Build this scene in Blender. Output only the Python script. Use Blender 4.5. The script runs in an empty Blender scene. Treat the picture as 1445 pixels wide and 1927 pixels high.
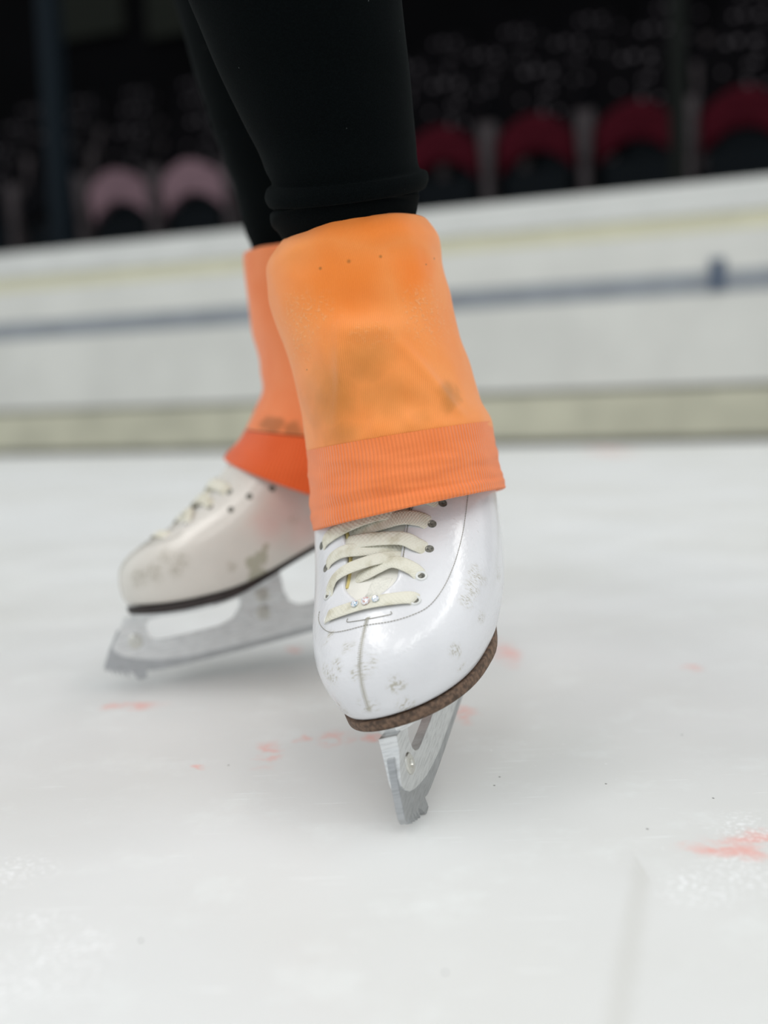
import bpy, bmesh, math, random
import numpy as np
from mathutils import Vector, Matrix, noise
from mathutils.bvhtree import BVHTree
random.seed(7)
S = bpy.context.scene
COL = S.collection
PI = math.pi

# ------------------------------------------------------------------ camera
W, H, F = 1445, 1927, 2000.0
CAM_Z = 0.2125
PITCH = math.atan(201/F)
CAMROT = Matrix.Rotation(PI/2-PITCH, 3, 'X') @ Matrix.Rotation(math.radians(-2), 3, 'Z')
CAMPOS = Vector((0, 0, CAM_Z))
def ray(x, y):
    return CAMROT @ Vector(((x-W/2)/F, (H/2-y)/F, -1))
def at_depth(x, y, Y):
    d = ray(x, y); return CAMPOS + d*(Y/d.y)
def on_plane(x, y, z=0.0):
    d = ray(x, y); return CAMPOS + d*((z-CAM_Z)/d.z)
cam = bpy.data.cameras.new('camera')
camo = bpy.data.objects.new('camera', cam); COL.objects.link(camo)
camo.matrix_world = Matrix.Translation(CAMPOS) @ CAMROT.to_4x4()
cam.sensor_fit = 'VERTICAL'; cam.sensor_height = 36; cam.sensor_width = 27
cam.lens = 36*F/H
cam.clip_start = 0.01
cam.dof.use_dof = True; cam.dof.focus_distance = 0.575; cam.dof.aperture_fstop = 3.0
S.camera = camo

# ------------------------------------------------------------------ helpers
def crom(keys, n):
    """Catmull-Rom through a list of equal-length tuples / Vectors -> n samples"""
    K = np.array([list(k) for k in keys], float); m = len(K)
    out = []
    for i in range(n):
        f = i/(n-1)*(m-1); k = min(int(f), m-2); t = f-k
        p0, p1, p2, p3 = K[max(k-1, 0)], K[k], K[k+1], K[min(k+2, m-1)]
        out.append(0.5*((2*p1)+(p2-p0)*t+(2*p0-5*p1+4*p2-p3)*t*t+(3*p1-p0-3*p2+p3)*t**3))
    return out
def interp(x, xs, ys):
    return float(np.interp(x, xs, ys))
def smooth_tab(x, tab):
    """monotone-ish cubic lookup in [(x,y)...]"""
    xs = [t[0] for t in tab]; ys = [t[1] for t in tab]
    if x <= xs[0]: return ys[0]
    if x >= xs[-1]: return ys[-1]
    i = max(j for j in range(len(xs)) if xs[j] <= x); i = min(i, len(xs)-2)
    h = xs[i+1]-xs[i]
    def m(j):
        if j == 0: return (ys[1]-ys[0])/(xs[1]-xs[0])
        if j == len(xs)-1: return (ys[-1]-ys[-2])/(xs[-1]-xs[-2])
        a = (ys[j]-ys[j-1])/(xs[j]-xs[j-1]); b = (ys[j+1]-ys[j])/(xs[j+1]-xs[j])
        return 0 if a*b <= 0 else 2*a*b/(a+b)
    t = (x-xs[i])/h
    return ((2*t**3-3*t*t+1)*ys[i]+(t**3-2*t*t+t)*h*m(i)+(-2*t**3+3*t*t)*ys[i+1]+(t**3-t*t)*h*m(i+1))
def sstep(a, b, x):
    t = max(0, min(1, (x-a)/(b-a))); return t*t*(3-2*t)

def obj(name, data, mat=None, parent=None, smooth=True):
    o = bpy.data.objects.new(name, data); COL.objects.link(o)
    if mat is not None:
        for m_ in (mat if isinstance(mat, (list, tuple)) else [mat]): data.materials.append(m_)
    if parent is not None: o.parent = parent
    if smooth:
        for p in data.polygons: p.use_smooth = True
    return o
def mesh_from(verts, faces, name='mesh', uvs=None):
    me = bpy.data.meshes.new(name); me.from_pydata([tuple(v) for v in verts], [], faces)
    if uvs is not None:
        ul = me.uv_layers.new(name='UVMap')
        for p in me.polygons:
            for li, vi in zip(p.loop_indices, p.vertices): ul.data[li].uv = uvs[vi]
    me.update(); return me
def fix_normals(me):
    bm = bmesh.new(); bm.from_mesh(me); bmesh.ops.recalc_face_normals(bm, faces=bm.faces); bm.to_mesh(me); bm.free()
def empty(name, loc=(0, 0, 0), **props):
    o = bpy.data.objects.new(name, None); COL.objects.link(o); o.location = loc; o.empty_display_size = .05
    for k, v in props.items(): o[k] = v
    return o
def tube_mesh(rows, closed=True, cap0=False, cap1=False, name='mesh'):
    """rows: list of rings (each n points). uv: u along ring, v along rows."""
    nr, n = len(rows), len(rows[0]); V = []; UV = []; Fc = []
    m = n+1 if closed else n
    for r, ring in enumerate(rows):
        pts = list(ring)+([ring[0]] if closed else [])
        for i, p in enumerate(pts):
            V.append(p); UV.append((i/(m-1), r/(nr-1)))
    for r in range(nr-1):
        for i in range(m-1):
            a = r*m+i; Fc.append((a, a+1, a+m+1, a+m))
    me = mesh_from(V, Fc, name, UV)
    bm = bmesh.new(); bm.from_mesh(me)
    bm.verts.ensure_lookup_table()
    if cap0: bm.faces.new([bm.verts[i] for i in range(n)][::-1])
    if cap1: bm.faces.new([bm.verts[(nr-1)*m+i] for i in range(n)])
    bmesh.ops.remove_doubles(bm, verts=bm.verts, dist=1e-6)
    bmesh.ops.recalc_face_normals(bm, faces=bm.faces)
    bm.to_mesh(me); bm.free(); return me
def ribbon(path, normals, width, thick, name='lace'):
    n = len(path); rows = []
    sec = []
    for k in range(12):
        a = 2*PI*k/12; c, s = math.cos(a), math.sin(a)
        sec.append((math.copysign(abs(c)**.7, c)*width/2, math.copysign(abs(s)**.8, s)*thick/2))
    for i in range(n):
        t = (path[min(i+1, n-1)]-path[max(i-1, 0)]).normalized()
        nn = normals[i]; nn = (nn-t*nn.dot(t)).normalized(); sd = t.cross(nn)
        rows.append([path[i]+sd*a+nn*(b - 0.10*thick*(2*a/width)**2) for a, b in sec])
    return tube_mesh(rows, True, True, True, name)
def round_tube(path, r, n=8, name='tube'):
    rows = []
    m = len(path)
    up = Vector((0.3, 0.2, 1)).normalized()
    for i in range(m):
        t = (path[min(i+1, m-1)]-path[max(i-1, 0)]).normalized()
        s = t.cross(up).normalized(); u = s.cross(t)
        rr = r[i] if isinstance(r, (list, tuple)) else r
        rows.append([path[i]+(s*math.cos(2*PI*k/n)+u*math.sin(2*PI*k/n))*rr for k in range(n)])
    return tube_mesh(rows, True, True, True, name)
def merge_meshes(ms, name):
    bm = bmesh.new()
    for m_ in ms: bm.from_mesh(m_)
    me = bpy.data.meshes.new(name); bm.to_mesh(me); bm.free(); return me
def box_bm(bm, lo, hi, M=None, mi=0):
    r = bmesh.ops.create_cube(bm, size=1)
    for v in r['verts']:
        v.co = Vector([lo[k]+(v.co[k]+.5)*(hi[k]-lo[k]) for k in range(3)])
        if M is not None: v.co = M @ v.co
    for f in {f for v in r['verts'] for f in v.link_faces}: f.material_index = mi
    return r['verts']
def bm_obj(name, bm, mat, parent=None, bevel=0, smooth=False):
    if bevel: bmesh.ops.bevel(bm, geom=bm.edges[:], offset=bevel, segments=2, affect='EDGES', profile=.6)
    bmesh.ops.recalc_face_normals(bm, faces=bm.faces)
    me = bpy.data.meshes.new(name); bm.to_mesh(me); bm.free()
    return obj(name, me, mat, parent, smooth)

# ------------------------------------------------------------------ node helper
class NT:
    def __init__(s, name):
        s.m = bpy.data.materials.new(name); s.m.use_nodes = True
        s.t = s.m.node_tree; s.n = s.t.nodes; s.l = s.t.links
        s.b = s.n['Principled BSDF']
    def new(s, typ, **kw):
        n = s.n.new(typ)
        for k, v in kw.items():
            if k.startswith('in_'): continue
            setattr(n, k, v)
        return n
    def put(s, sock, v):
        if hasattr(v, 'is_output'): s.l.new(v, sock)
        else: sock.default_value = v
    def math(s, op, a, b=0.0, c=None, clamp=False):
        n = s.new('ShaderNodeMath', operation=op, use_clamp=clamp)
        s.put(n.inputs[0], a); s.put(n.inputs[1], b)
        if c is not None: s.put(n.inputs[2], c)
        return n.outputs[0]
    def vmath(s, op, a, b=(0, 0, 0)):
        n = s.new('ShaderNodeVectorMath', operation=op); s.put(n.inputs[0], a); s.put(n.inputs[1], b)
        return n.outputs['Value'] if op in ('LENGTH', 'DISTANCE', 'DOT_PRODUCT') else n.outputs[0]
    def coord(s, which='Object'): return s.new('ShaderNodeTexCoord').outputs[which]
    def noise(s, vec, scale, detail=3, rough=.5, out='Fac', dist=0):
        n = s.new('ShaderNodeTexNoise'); s.put(n.inputs['Vector'], vec)
        n.inputs['Scale'].default_value = scale; n.inputs['Detail'].default_value = detail
        n.inputs['Roughness'].default_value = rough; n.inputs['Distortion'].default_value = dist
        return n.outputs[out]
    def voro(s, vec, scale, feature='F1', out='Distance'):
        n = s.new('ShaderNodeTexVoronoi', feature=feature); s.put(n.inputs['Vector'], vec); n.inputs['Scale'].default_value = scale
        return n.outputs[out]
    def ramp(s, fac, a, b, va=0., vb=1.):
        n = s.new('ShaderNodeMapRange', interpolation_type='SMOOTHSTEP'); s.put(n.inputs[0], fac)
        n.inputs[1].default_value = a; n.inputs[2].default_value = b; n.inputs[3].default_value = va; n.inputs[4].default_value = vb
        return n.outputs[0]
    def mix(s, fac, a, b):
        n = s.new('ShaderNodeMix', data_type='RGBA'); s.put(n.inputs[0], fac)
        for sk, v in ((n.inputs[6], a), (n.inputs[7], b)):
            s.put(sk, v if hasattr(v, 'is_output') else (*v[:3], 1))
        return n.outputs[2]
    def mapping(s, vec, loc=(0, 0, 0), rot=(0, 0, 0), scale=(1, 1, 1)):
        n = s.new('ShaderNodeMapping'); s.put(n.inputs[0], vec)
        n.inputs[1].default_value = loc; n.inputs[2].default_value = rot; n.inputs[3].default_value = scale
        return n.outputs[0]
    def bump(s, h, strength=.3, dist=.001, normal=None):
        n = s.new('ShaderNodeBump'); s.put(n.inputs['Height'], h); n.inputs['Strength'].default_value = strength
        n.inputs['Distance'].default_value = dist
        if normal is not None: s.l.new(normal, n.inputs['Normal'])
        return n.outputs[0]
    def spots(s, vec, lst, edge=.5):
        """lst of (centre, (rx,ry,rz)) -> summed soft ellipsoid mask 0..1"""
        tot = None
        for c, r in lst:
            d = s.vmath('SUBTRACT', vec, tuple(c)); d = s.vmath('DIVIDE', d, r if isinstance(r, tuple) else (r, r, r))
            m = s.ramp(s.vmath('LENGTH', d), edge, 1., 1., 0.)
            tot = m if tot is None else s.math('MAXIMUM', tot, m)
        return tot
    def out(s, color=None, rough=None, metal=None, normal=None, spec=None, **kw):
        i = s.b.inputs
        if color is not None: s.put(i['Base Color'], color if hasattr(color, 'is_output') else (*color[:3], 1))
        if rough is not None: s.put(i['Roughness'], rough)
        if metal is not None: s.put(i['Metallic'], metal)
        if normal is not None: s.l.new(normal, i['Normal'])
        if spec is not None: s.put(i['Specular IOR Level'], spec)
        for k, v in kw.items(): s.put(i[k.replace('_', ' ')], v)
        return s.m
def lin(r, g, b):
    f = lambda c: c/12.92 if c <= .04045 else ((c+.055)/1.055)**2.4
    return (f(r/255), f(g/255), f(b/255))
def plain(name, col, rough=.6, metal=0, nscale=60, var=.12, bump=0, spec=None):
    t = NT(name); v = t.coord()
    n = t.noise(v, nscale, 4)
    c = t.mix(t.ramp(n, .3, .7), tuple(x*(1-var) for x in col), tuple(min(1, x*(1+var)) for x in col))
    nb = t.bump(t.noise(v, nscale*4, 3), bump, .001) if bump else None
    return t.out(c, rough, metal, nb, spec)

# ================================================================== SKATE GEOMETRY (cm, local: -y toe, +y heel, x lateral, z up)
BASE = 4.95                      # top of the outsole under the ball
def lift(y):
    return 0.55*max(0, (5-y)/5)**2 + 2.5*sstep(6.3, 19.0, y)
YF = [(0, .45), (.4, .12), (.9, 0), (1.8, 0), (2.6, .15), (3.3, .5), (4.0, 1.15), (4.6, 2.05), (5.2, 3.2), (5.9, 4.7), (6.8, 6.5), (8, 8.4), (9.5, 10.4), (11.5, 12.7), (14, 14.6), (17, 15.8)]
YB = [(0, 24.6), (1.5, 25.1), (4, 25.2), (7, 24.8), (10, 24.2), (13, 24.2), (17, 25.0)]
WR = [(0, 4.55), (.6, 5.1), (1.5, 5.6), (3, 6.0), (4, 6.1), (5, 6.05), (6.5, 5.9), (8, 5.6), (10, 4.9), (13, 4.1), (17, 3.8)]
WL = [(0, 4.0), (.6, 4.35), (1.5, 4.6), (3, 4.9), (4, 5.05), (5, 5.15), (6.5, 5.2), (8, 5.0), (10, 4.5), (13, 3.9), (17, 3.8)]
G0 = [(0, 0), (.05, .21), (.1, .41), (.15, .58), (.2, .73), (.25, .85), (.3, .93), (.38, .995), (.44, 1.), (.52, .95), (.6, .86), (.7, .77), (.8, .66), (.9, .40), (.95, .21), (1, 0)]
def g_prof(t, zb):
    a = smooth_tab(t, G0); b = math.sin(PI*t)**.92 if 0 < t < 1 else 0
    k = sstep(1.5, 8, zb)
    return a*(1-k)+b*k
def outline(t, zb, off=0.0):
    """t in [-1,1]: 0 front, +-1 back. returns local point in cm"""
    yf, yb = smooth_tab(zb, YF)+off, smooth_tab(zb, YB)-off
    a = abs(t); s = (1-math.cos(PI*a))/2
    y = yf+(yb-yf)*s
    w = (smooth_tab(zb, WR) if t >= 0 else smooth_tab(zb, WL))-off
    x = math.copysign(1, t)*w*g_prof(a, zb)
    # gentle inward swing of the toe
    x -= 0.12*max(0, (9-y)/9)**1.5
    return Vector((x, y, zb+BASE+lift(y)))
ZROWS = [0, .2, .45, .7, 1, 1.4, 1.8, 2.2, 2.6, 2.9, 3.2, 3.5, 3.75, 4, 4.2, 4.4, 4.6, 4.8, 5, 5.2, 5.4, 5.6, 5.8, 6, 6.2, 6.4, 6.6, 6.8, 7, 7.25, 7.5, 7.75, 8, 8.3, 8.6, 9, 9.5, 10, 10.5, 11, 12, 13, 14, 15, 16, 17]
def full_boot():
    N = 96; V = []; Fc = []
    for zb in ZROWS:
        for i in range(N): V.append(outline(-1+2*i/N, zb))
    for r in range(len(ZROWS)-1):
        for i in range(N):
            j = (i+1) % N; Fc.append((r*N+i, r*N+j, (r+1)*N+j, (r+1)*N+i))
    # close the dome rows onto each other is not needed: the shaft is open
    return V, Fc
FV, FF = full_boot()
BVH = BVHTree.FromPolygons([v/100 for v in FV], FF)

# ---- poses
def pose(tip, yaw, pitch, roll):
    return Matrix.Translation(tip) @ (Matrix.Rotation(math.radians(yaw), 4, 'Z') @ Matrix.Rotation(math.radians(roll), 4, 'Y') @ Matrix.Rotation(math.radians(pitch), 4, 'X'))
M_FRONT = pose((0.0143, 0.5357, 0.0019), -20.1, 17.0, -15.6)
M_REAR = pose((-.1930, .8068, .0102), -71.0, 8.5, -8.0)
BO = -1.55                       # the blade is mounted this far forward of the toe
MIRROR = Matrix.Diagonal((-1, 1, 1, 1))
def hit(px, py, Mw=M_FRONT, mirror=False):
    Mi = Mw.inverted()
    o = Mi @ CAMPOS; d = (Mi.to_3x3() @ ray(px, py)).normalized()
    if mirror: o.x *= -1; d.x *= -1
    p, n, i, dist = BVH.ray_cast(o, d)
    if p is None:
        p, n, i, dist = BVH.find_nearest(o+d*((Mw.translation-CAMPOS).length+.08))
    if n.dot(d) > 0: n = -n
    return p, n
def zb_of(p): return p.z*100-BASE-lift(p.y*100)

LEDGE = [(636, 978), (640, 990), (647, 1009), (651, 1035), (652, 1058), (649, 1090), (645, 1106), (655, 1119), (680, 1126)]
REDGE = [(774, 948), (768, 965), (759, 997), (752, 1043), (748, 1070), (745, 1090), (738, 1104), (722, 1114), (700, 1123)]
def edge_tab(lst):
    t = []
    for q in lst:
        p, n = hit(*q); t.append((zb_of(p), p.x*100))
    t.sort(); return t
LT, RT = edge_tab(LEDGE), edge_tab(REDGE)
Z_THROAT = min(LT[0][0], RT[0][0])
print('throat', Z_THROAT, [tuple(round(c, 2) for c in q) for q in LT], [tuple(round(c, 2) for c in q) for q in RT])
def solve_t(zb, x):
    lo, hi = -.45, .45
    for _ in range(40):
        m = (lo+hi)/2
        if outline(m, zb).x < x: lo = m
        else: hi = m
    return (lo+hi)/2
def lx(zb): return interp(zb, [q[0] for q in LT], [q[1] for q in LT])
def rx(zb): return interp(zb, [q[0] for q in RT], [q[1] for q in RT])

# ------------------------------------------------------------------ materials
def leather(name, scuffs, dark_patches, tone, dirt_col, pink=None, dirt=.8):
    t = NT(name); v = t.coord()
    warp = t.noise(v, 90, 4, .6, 'Color')
    vv = t.vmath('ADD', v, t.vmath('MULTIPLY', t.vmath('SUBTRACT', warp, (.5, .5, .5)), (.010, .010, .010)))
    c = t.mix(t.ramp(t.noise(v, 35, 3), .35, .7), tone, tuple(x*.95 for x in tone))
    st = t.noise(t.mapping(v, rot=(.5, .3, .6), scale=(180, 1300, 500)), 1., 4, .7)
    m = t.math('MULTIPLY', t.spots(vv, scuffs, .25), t.ramp(st, .47, .60))
    fine = t.noise(t.mapping(v, rot=(.2, .9, .1), scale=(150, 700, 500)), 1., 2, .6)
    m2 = t.math('MULTIPLY', t.ramp(fine, .66, .74), t.math('MULTIPLY', t.ramp(t.noise(v, 28, 2), .5, .68), .28))
    c = t.mix(t.math('MULTIPLY', m, dirt), c, dirt_col)
    c = t.mix(m2, c, (.38, .36, .31))
    if dark_patches:  # stains on the boot leather
        c = t.mix(t.math('MULTIPLY', t.spots(vv, dark_patches, .65), .75), c, (.36, .35, .25))
    if pink:
        c = t.mix(t.math('MULTIPLY', t.spots(vv, pink, .0), .45), c, (.80, .42, .38))
    cre = t.noise(v, 420, 2, .5)
    hb = t.math('ADD', t.math('MULTIPLY', cre, .55), t.math('MULTIPLY', t.noise(v, 60, 3), 1.))
    nb = t.bump(hb, .30, .0012)
    nb = t.bump(m, -.4, .0006, nb)
    return t.out(c, t.math('ADD', .22, t.math('MULTIPLY', m, .4)), 0, nb, .5, Coat_Weight=.2, Coat_Roughness=.13)
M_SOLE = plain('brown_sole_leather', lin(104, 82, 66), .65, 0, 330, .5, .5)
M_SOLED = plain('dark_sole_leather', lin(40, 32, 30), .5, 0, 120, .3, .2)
M_LINING = plain('yellow_lining', lin(214, 196, 130), .8, 0, 200, .1, .2)
M_TONGUE = plain('cream_tongue', lin(232, 229, 220), .5, 0, 80, .05, .15)
M_HOLE = plain('dark_eyelet_hole', lin(112, 111, 103), .8, 0, 700, .5)
M_RIM = plain('white_eyelet_rim', lin(225, 226, 224), .3)
M_THREAD = plain('grey_thread', lin(150, 147, 135), .8)
M_SEAMT = plain('seam_thread', lin(214, 211, 200), .8)
M_GROOVE = plain('seam_groove', lin(176, 169, 152), .8)
def lace_mat():
    t = NT('cream_lace'); uv = t.coord('UV')
    w = t.math('SINE', t.math('ADD', t.math('MULTIPLY', t.new('ShaderNodeSeparateXYZ').outputs[1], 1), 0))
    sep = [n for n in t.n if n.type == 'SEPXYZ'][0]; t.l.new(uv, sep.inputs[0])
    a = t.math('SINE', t.math('MULTIPLY', sep.outputs[1], 190)); b = t.math('SINE', t.math('MULTIPLY', sep.outputs[0], 60))
    h = t.math('MULTIPLY', a, b)
    n = t.noise(t.coord(), 900, 2)
    big = t.noise(t.coord(), 120, 3)
    c = t.mix(t.ramp(big, .45, .75), lin(228, 225, 210), lin(205, 200, 180))
    return t.out(c, .85, 0, t.bump(t.math('ADD', h, t.math('MULTIPLY', n, 1.5)), .35, .0004), .2)
M_LACE = lace_mat()
def metal(name, col, rough, scr=.35):
    t = NT(name); v = t.coord()
    s = t.noise(t.mapping(v, rot=(0.25, 0, 0), scale=(60, 90, 900)), 1., 4, .65)
    s2 = t.noise(v, 260, 3, .6)
    c = t.mix(t.ramp(s, .4, .7), col, tuple(x*.78 for x in col))
    return t.out(c, t.math('ADD', rough, t.math('MULTIPLY', s2, .18)), 1., t.bump(t.math('ADD', s, s2), scr*.35, .0004))
M_ALU = metal('brushed_aluminium', (.80, .81, .81), .33)
M_STEEL = metal('grey_steel', (.50, .51, .52), .30)
M_SCREW = metal('screw_steel', (.72, .71, .66), .22, .1)
def gem(name, col):
    t = NT(name); v = t.coord()
    c = t.mix(t.ramp(t.voro(v, 900, 'F1', 'Distance'), .1, .6), col, (.95, .95, 1.))
    return t.out(c, .06, .55, None, .8)
M_GEMB, M_GEMR = gem('blue_crystal', lin(140, 190, 215)), gem('rose_crystal', lin(225, 160, 140))

# ------------------------------------------------------------------ build a skate
def mirror_mesh(me):
    bm = bmesh.new(); bm.from_mesh(me)
    for v in bm.verts: v.co.x *= -1
    bmesh.ops.reverse_faces(bm, faces=bm.faces); bm.to_mesh(me); bm.free()
def cm_mesh(bm, name):
    for v in bm.verts: v.co /= 100
    me = bpy.data.meshes.new(name); bm.to_mesh(me); bm.free(); return me

def boot_mesh():
    """upper with the throat cut out; columns follow the throat edges"""
    K, N = 8, 44
    V = []; Fc = []; rows = []
    for zb in ZROWS:
        z_ = max(zb, Z_THROAT)
        if zb < Z_THROAT+.001:
            xm = (lx(Z_THROAT)+rx(Z_THROAT))/2
            f = 1
            xl, xr = xm-.45, xm+.45
            tl, tr = solve_t(zb, xl), solve_t(zb, xr)
        else:
            tl, tr = solve_t(zb, lx(zb)), solve_t(zb, rx(zb))
            if tr-tl < .03: tl, tr = tl-.015, tr+.015
        ts = [tl+(tr-tl)*k/K for k in range(K)]
        ts += [tr+(1-tr)*k/N for k in range(N)]
        ts += [-1+(tl+1)*k/N for k in range(N)]
        rows.append([outline(t, zb)/100 for t in ts])
    n = len(rows[0])
    for r in rows: V += r
    for r in range(len(rows)-1):
        for i in range(n):
            j = (i+1) % n
            if i < K and (ZROWS[r]+ZROWS[r+1])/2 > Z_THROAT: continue
            Fc.append((r*n+i, r*n+j, (r+1)*n+j, (r+1)*n+i))
    Fc.append(tuple(range(n))[::-1])
    me = mesh_from(V, Fc, 'boot')
    fix_normals(me); return me
def tongue_mesh():
    rows = []
    zs = [Z_THROAT-.55, Z_THROAT-.2]+[z for z in ZROWS if z > Z_THROAT]
    for zb in zs:
        zc = max(zb, Z_THROAT+.3)
        xl, xr = lx(zc)-.9, rx(zc)+.9
        tl, tr = solve_t(zb, xl), solve_t(zb, xr)
        rows.append([outline(tl+(tr-tl)*k/16, zb, .42)/100 for k in range(17)])
    me = tube_mesh(rows, False, name='tongue'); return me
def sole_outline(n=120, grow0=0.14):
    pts = []
    for i in range(n):
        t = -1+2*i/n; p = outline(t, .15)
        c = Vector((0, 12, 0)); 
        yf, yb = smooth_tab(.15, YF), smooth_tab(.15, YB)
        d = Vector((p.x, (p.y-12.4)*.35, 0)).normalized()
        grow = grow0-.50*sstep(6.5, 11, p.y)*(1-sstep(15, 18, p.y))
        pts.append((p.x+d.x*grow, p.y+d.y*grow))
    return pts
def slab(pts, ztop, zbot, name, rnd=.08):
    """slab between two height functions of y, rounded edge"""
    bm = bmesh.new(); n = len(pts); rings = []
    cx = sum(p[0] for p in pts)/n; cy = sum(p[1] for p in pts)/n
    for f, sh in ((0, .9), (0.0, .995), (.15, 1), (.85, 1), (1, .99), (1, .9)):
        ring = []
        for x, y in pts:
            X = cx+(x-cx)*sh; Y = cy+(y-cy)*sh
            ring.append(bm.verts.new((X, Y, ztop(Y)+(zbot(Y)-ztop(Y))*f)))
        rings.append(ring)
    for a, b in zip(rings, rings[1:]):
        for i in range(n): bm.faces.new((a[i], a[(i+1) % n], b[(i+1) % n], b[i]))
    def fill(ring, up):
        # strips across x so that the bent sole stays smooth
        half = n//2
        for i in range(half):
            a, b = ring[i % n], ring[(i+1) % n]; c, d = ring[(n-i-1) % n], ring[(n-i) % n]
            vs = []
            for v in (a, b, c, d):
                if v not in vs: vs.append(v)
            if len(vs) > 2:
                try: bm.faces.new(vs)
                except ValueError: pass
    fill(rings[0], True); fill(rings[-1], False)
    bmesh.ops.recalc_face_normals(bm, faces=bm.faces)
    return cm_mesh(bm, name)
def extrude_profile(outer, holes, thick, name, bevel=.03):
    """outer/holes: loops of (y,z) in cm; thick(z,y) full thickness in cm"""
    bm = bmesh.new(); edges = []
    for loop in [outer]+holes:
        vs = [bm.verts.new((0, y, z)) for y, z in loop]
        for i in range(len(vs)): edges.append(bm.edges.new((vs[i], vs[(i+1) % len(vs)])))
    bmesh.ops.triangle_fill(bm, edges=edges, use_beauty=True, use_dissolve=False)
    fs = [f for f in bm.faces]
    bmesh.ops.recalc_face_normals(bm, faces=fs)
    r = bmesh.ops.extrude_face_region(bm, geom=fs)
    nv = {v for v in r['geom'] if isinstance(v, bmesh.types.BMVert)}
    for v in bm.verts:
        s = 1 if v in nv else -1
        v.co.x = s*thick(v.co.z, v.co.y)/2
    bmesh.ops.recalc_face_normals(bm, faces=bm.faces)
    sharp = [e for e in bm.edges if len(e.link_faces) == 2 and e.calc_face_angle(0) > math.radians(40) and abs(e.verts[0].co.x) > 0 and (e.verts[0].co.x > 0) == (e.verts[1].co.x > 0)]
    if bevel:
        bmesh.ops.bevel(bm, geom=sharp, offset=bevel, segments=2, affect='EDGES', clamp_overlap=True)
    for v in bm.verts: v.co.y += BO
    return cm_mesh(bm, name)
def dense(loop, n=4):
    out = []
    for i in range(len(loop)):
        a, b = loop[i], loop[(i+1) % len(loop)]
        d = math.hypot(b[0]-a[0], b[1]-a[1]); k = max(1, int(d/1.2))
        for j in range(k): out.append((a[0]+(b[0]-a[0])*j/k, a[1]+(b[1]-a[1])*j/k))
    return out
def under(y): return BASE-.56+.2*sstep(7, 13, y)+lift(y)       # underside of the outsole
TOPZ = lambda y: under(y+BO)-.28
CH_OUT = [(1.35, TOPZ(1.35)), (1.1, 4.2), (.55, 3.5), (.1, 2.95), (-.02, 2.65), (.12, 2.3), (.6, 1.85), (1.3, 1.5), (2.2, 1.2), (3.3, .9), (4.6, .7), (6, .55), (10, .45), (16, .45), (22, .5), (25.2, .62), (26.0, .95), (26.2, 1.5), (25.9, 2.0), (25.2, 2.7), (25.0, 4.2), (24.9, 5.6),
          (18.6, 5.6), (18.4, 4.2), (17.8, 3.0), (17.0, 2.5), (16, 2.3), (15.0, 2.4), (14.3, 2.9), (14.0, 3.8), (14.0, TOPZ(14)), (12.5, TOPZ(12.5)), (11, TOPZ(11)), (9.5, TOPZ(9.5)), (8, TOPZ(8)), (6, TOPZ(6)), (4, TOPZ(4)), (2.5, TOPZ(2.5))]
CH_HOLE = [(3.1, 4.15), (2.75, 3.7), (2.85, 2.95), (3.1, 2.6), (3.5, 2.42), (4.2, 2.35), (6, 2.3), (8.4, 2.3), (9.6, 2.6), (10.3, 3.3), (10.5, 4.0), (10.2, 4.3), (8, 4.2), (5, 4.15)]
RUN_OUT = [(.62, 3.85), (-.18, 2.7), (-.78, 1.65), (-.93, 1.35), (-.86, 1.02), (-.55, 1.12), (-.40, .66), (-.26, 1.02), (-.05, .50), (.1, .88), (.3, .32), (.45, .74), (.65, .16), (.85, .6), (1.1, .34), (1.3, -.12), (1.5, -.22), (2.0, -.2), (2.06, .0), (2.1, .36), (2.5, .22), (3.2, .14), (5, .05), (8, 0), (13, -.02), (18, .0), (22, .08), (25.4, .3), (26.6, 1.0), (26.3, 1.3), (24, 1.0), (14, .9), (5, .95), (2.4, 1.3), (1.6, 2.4), (1.5, 3.85)]

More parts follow.
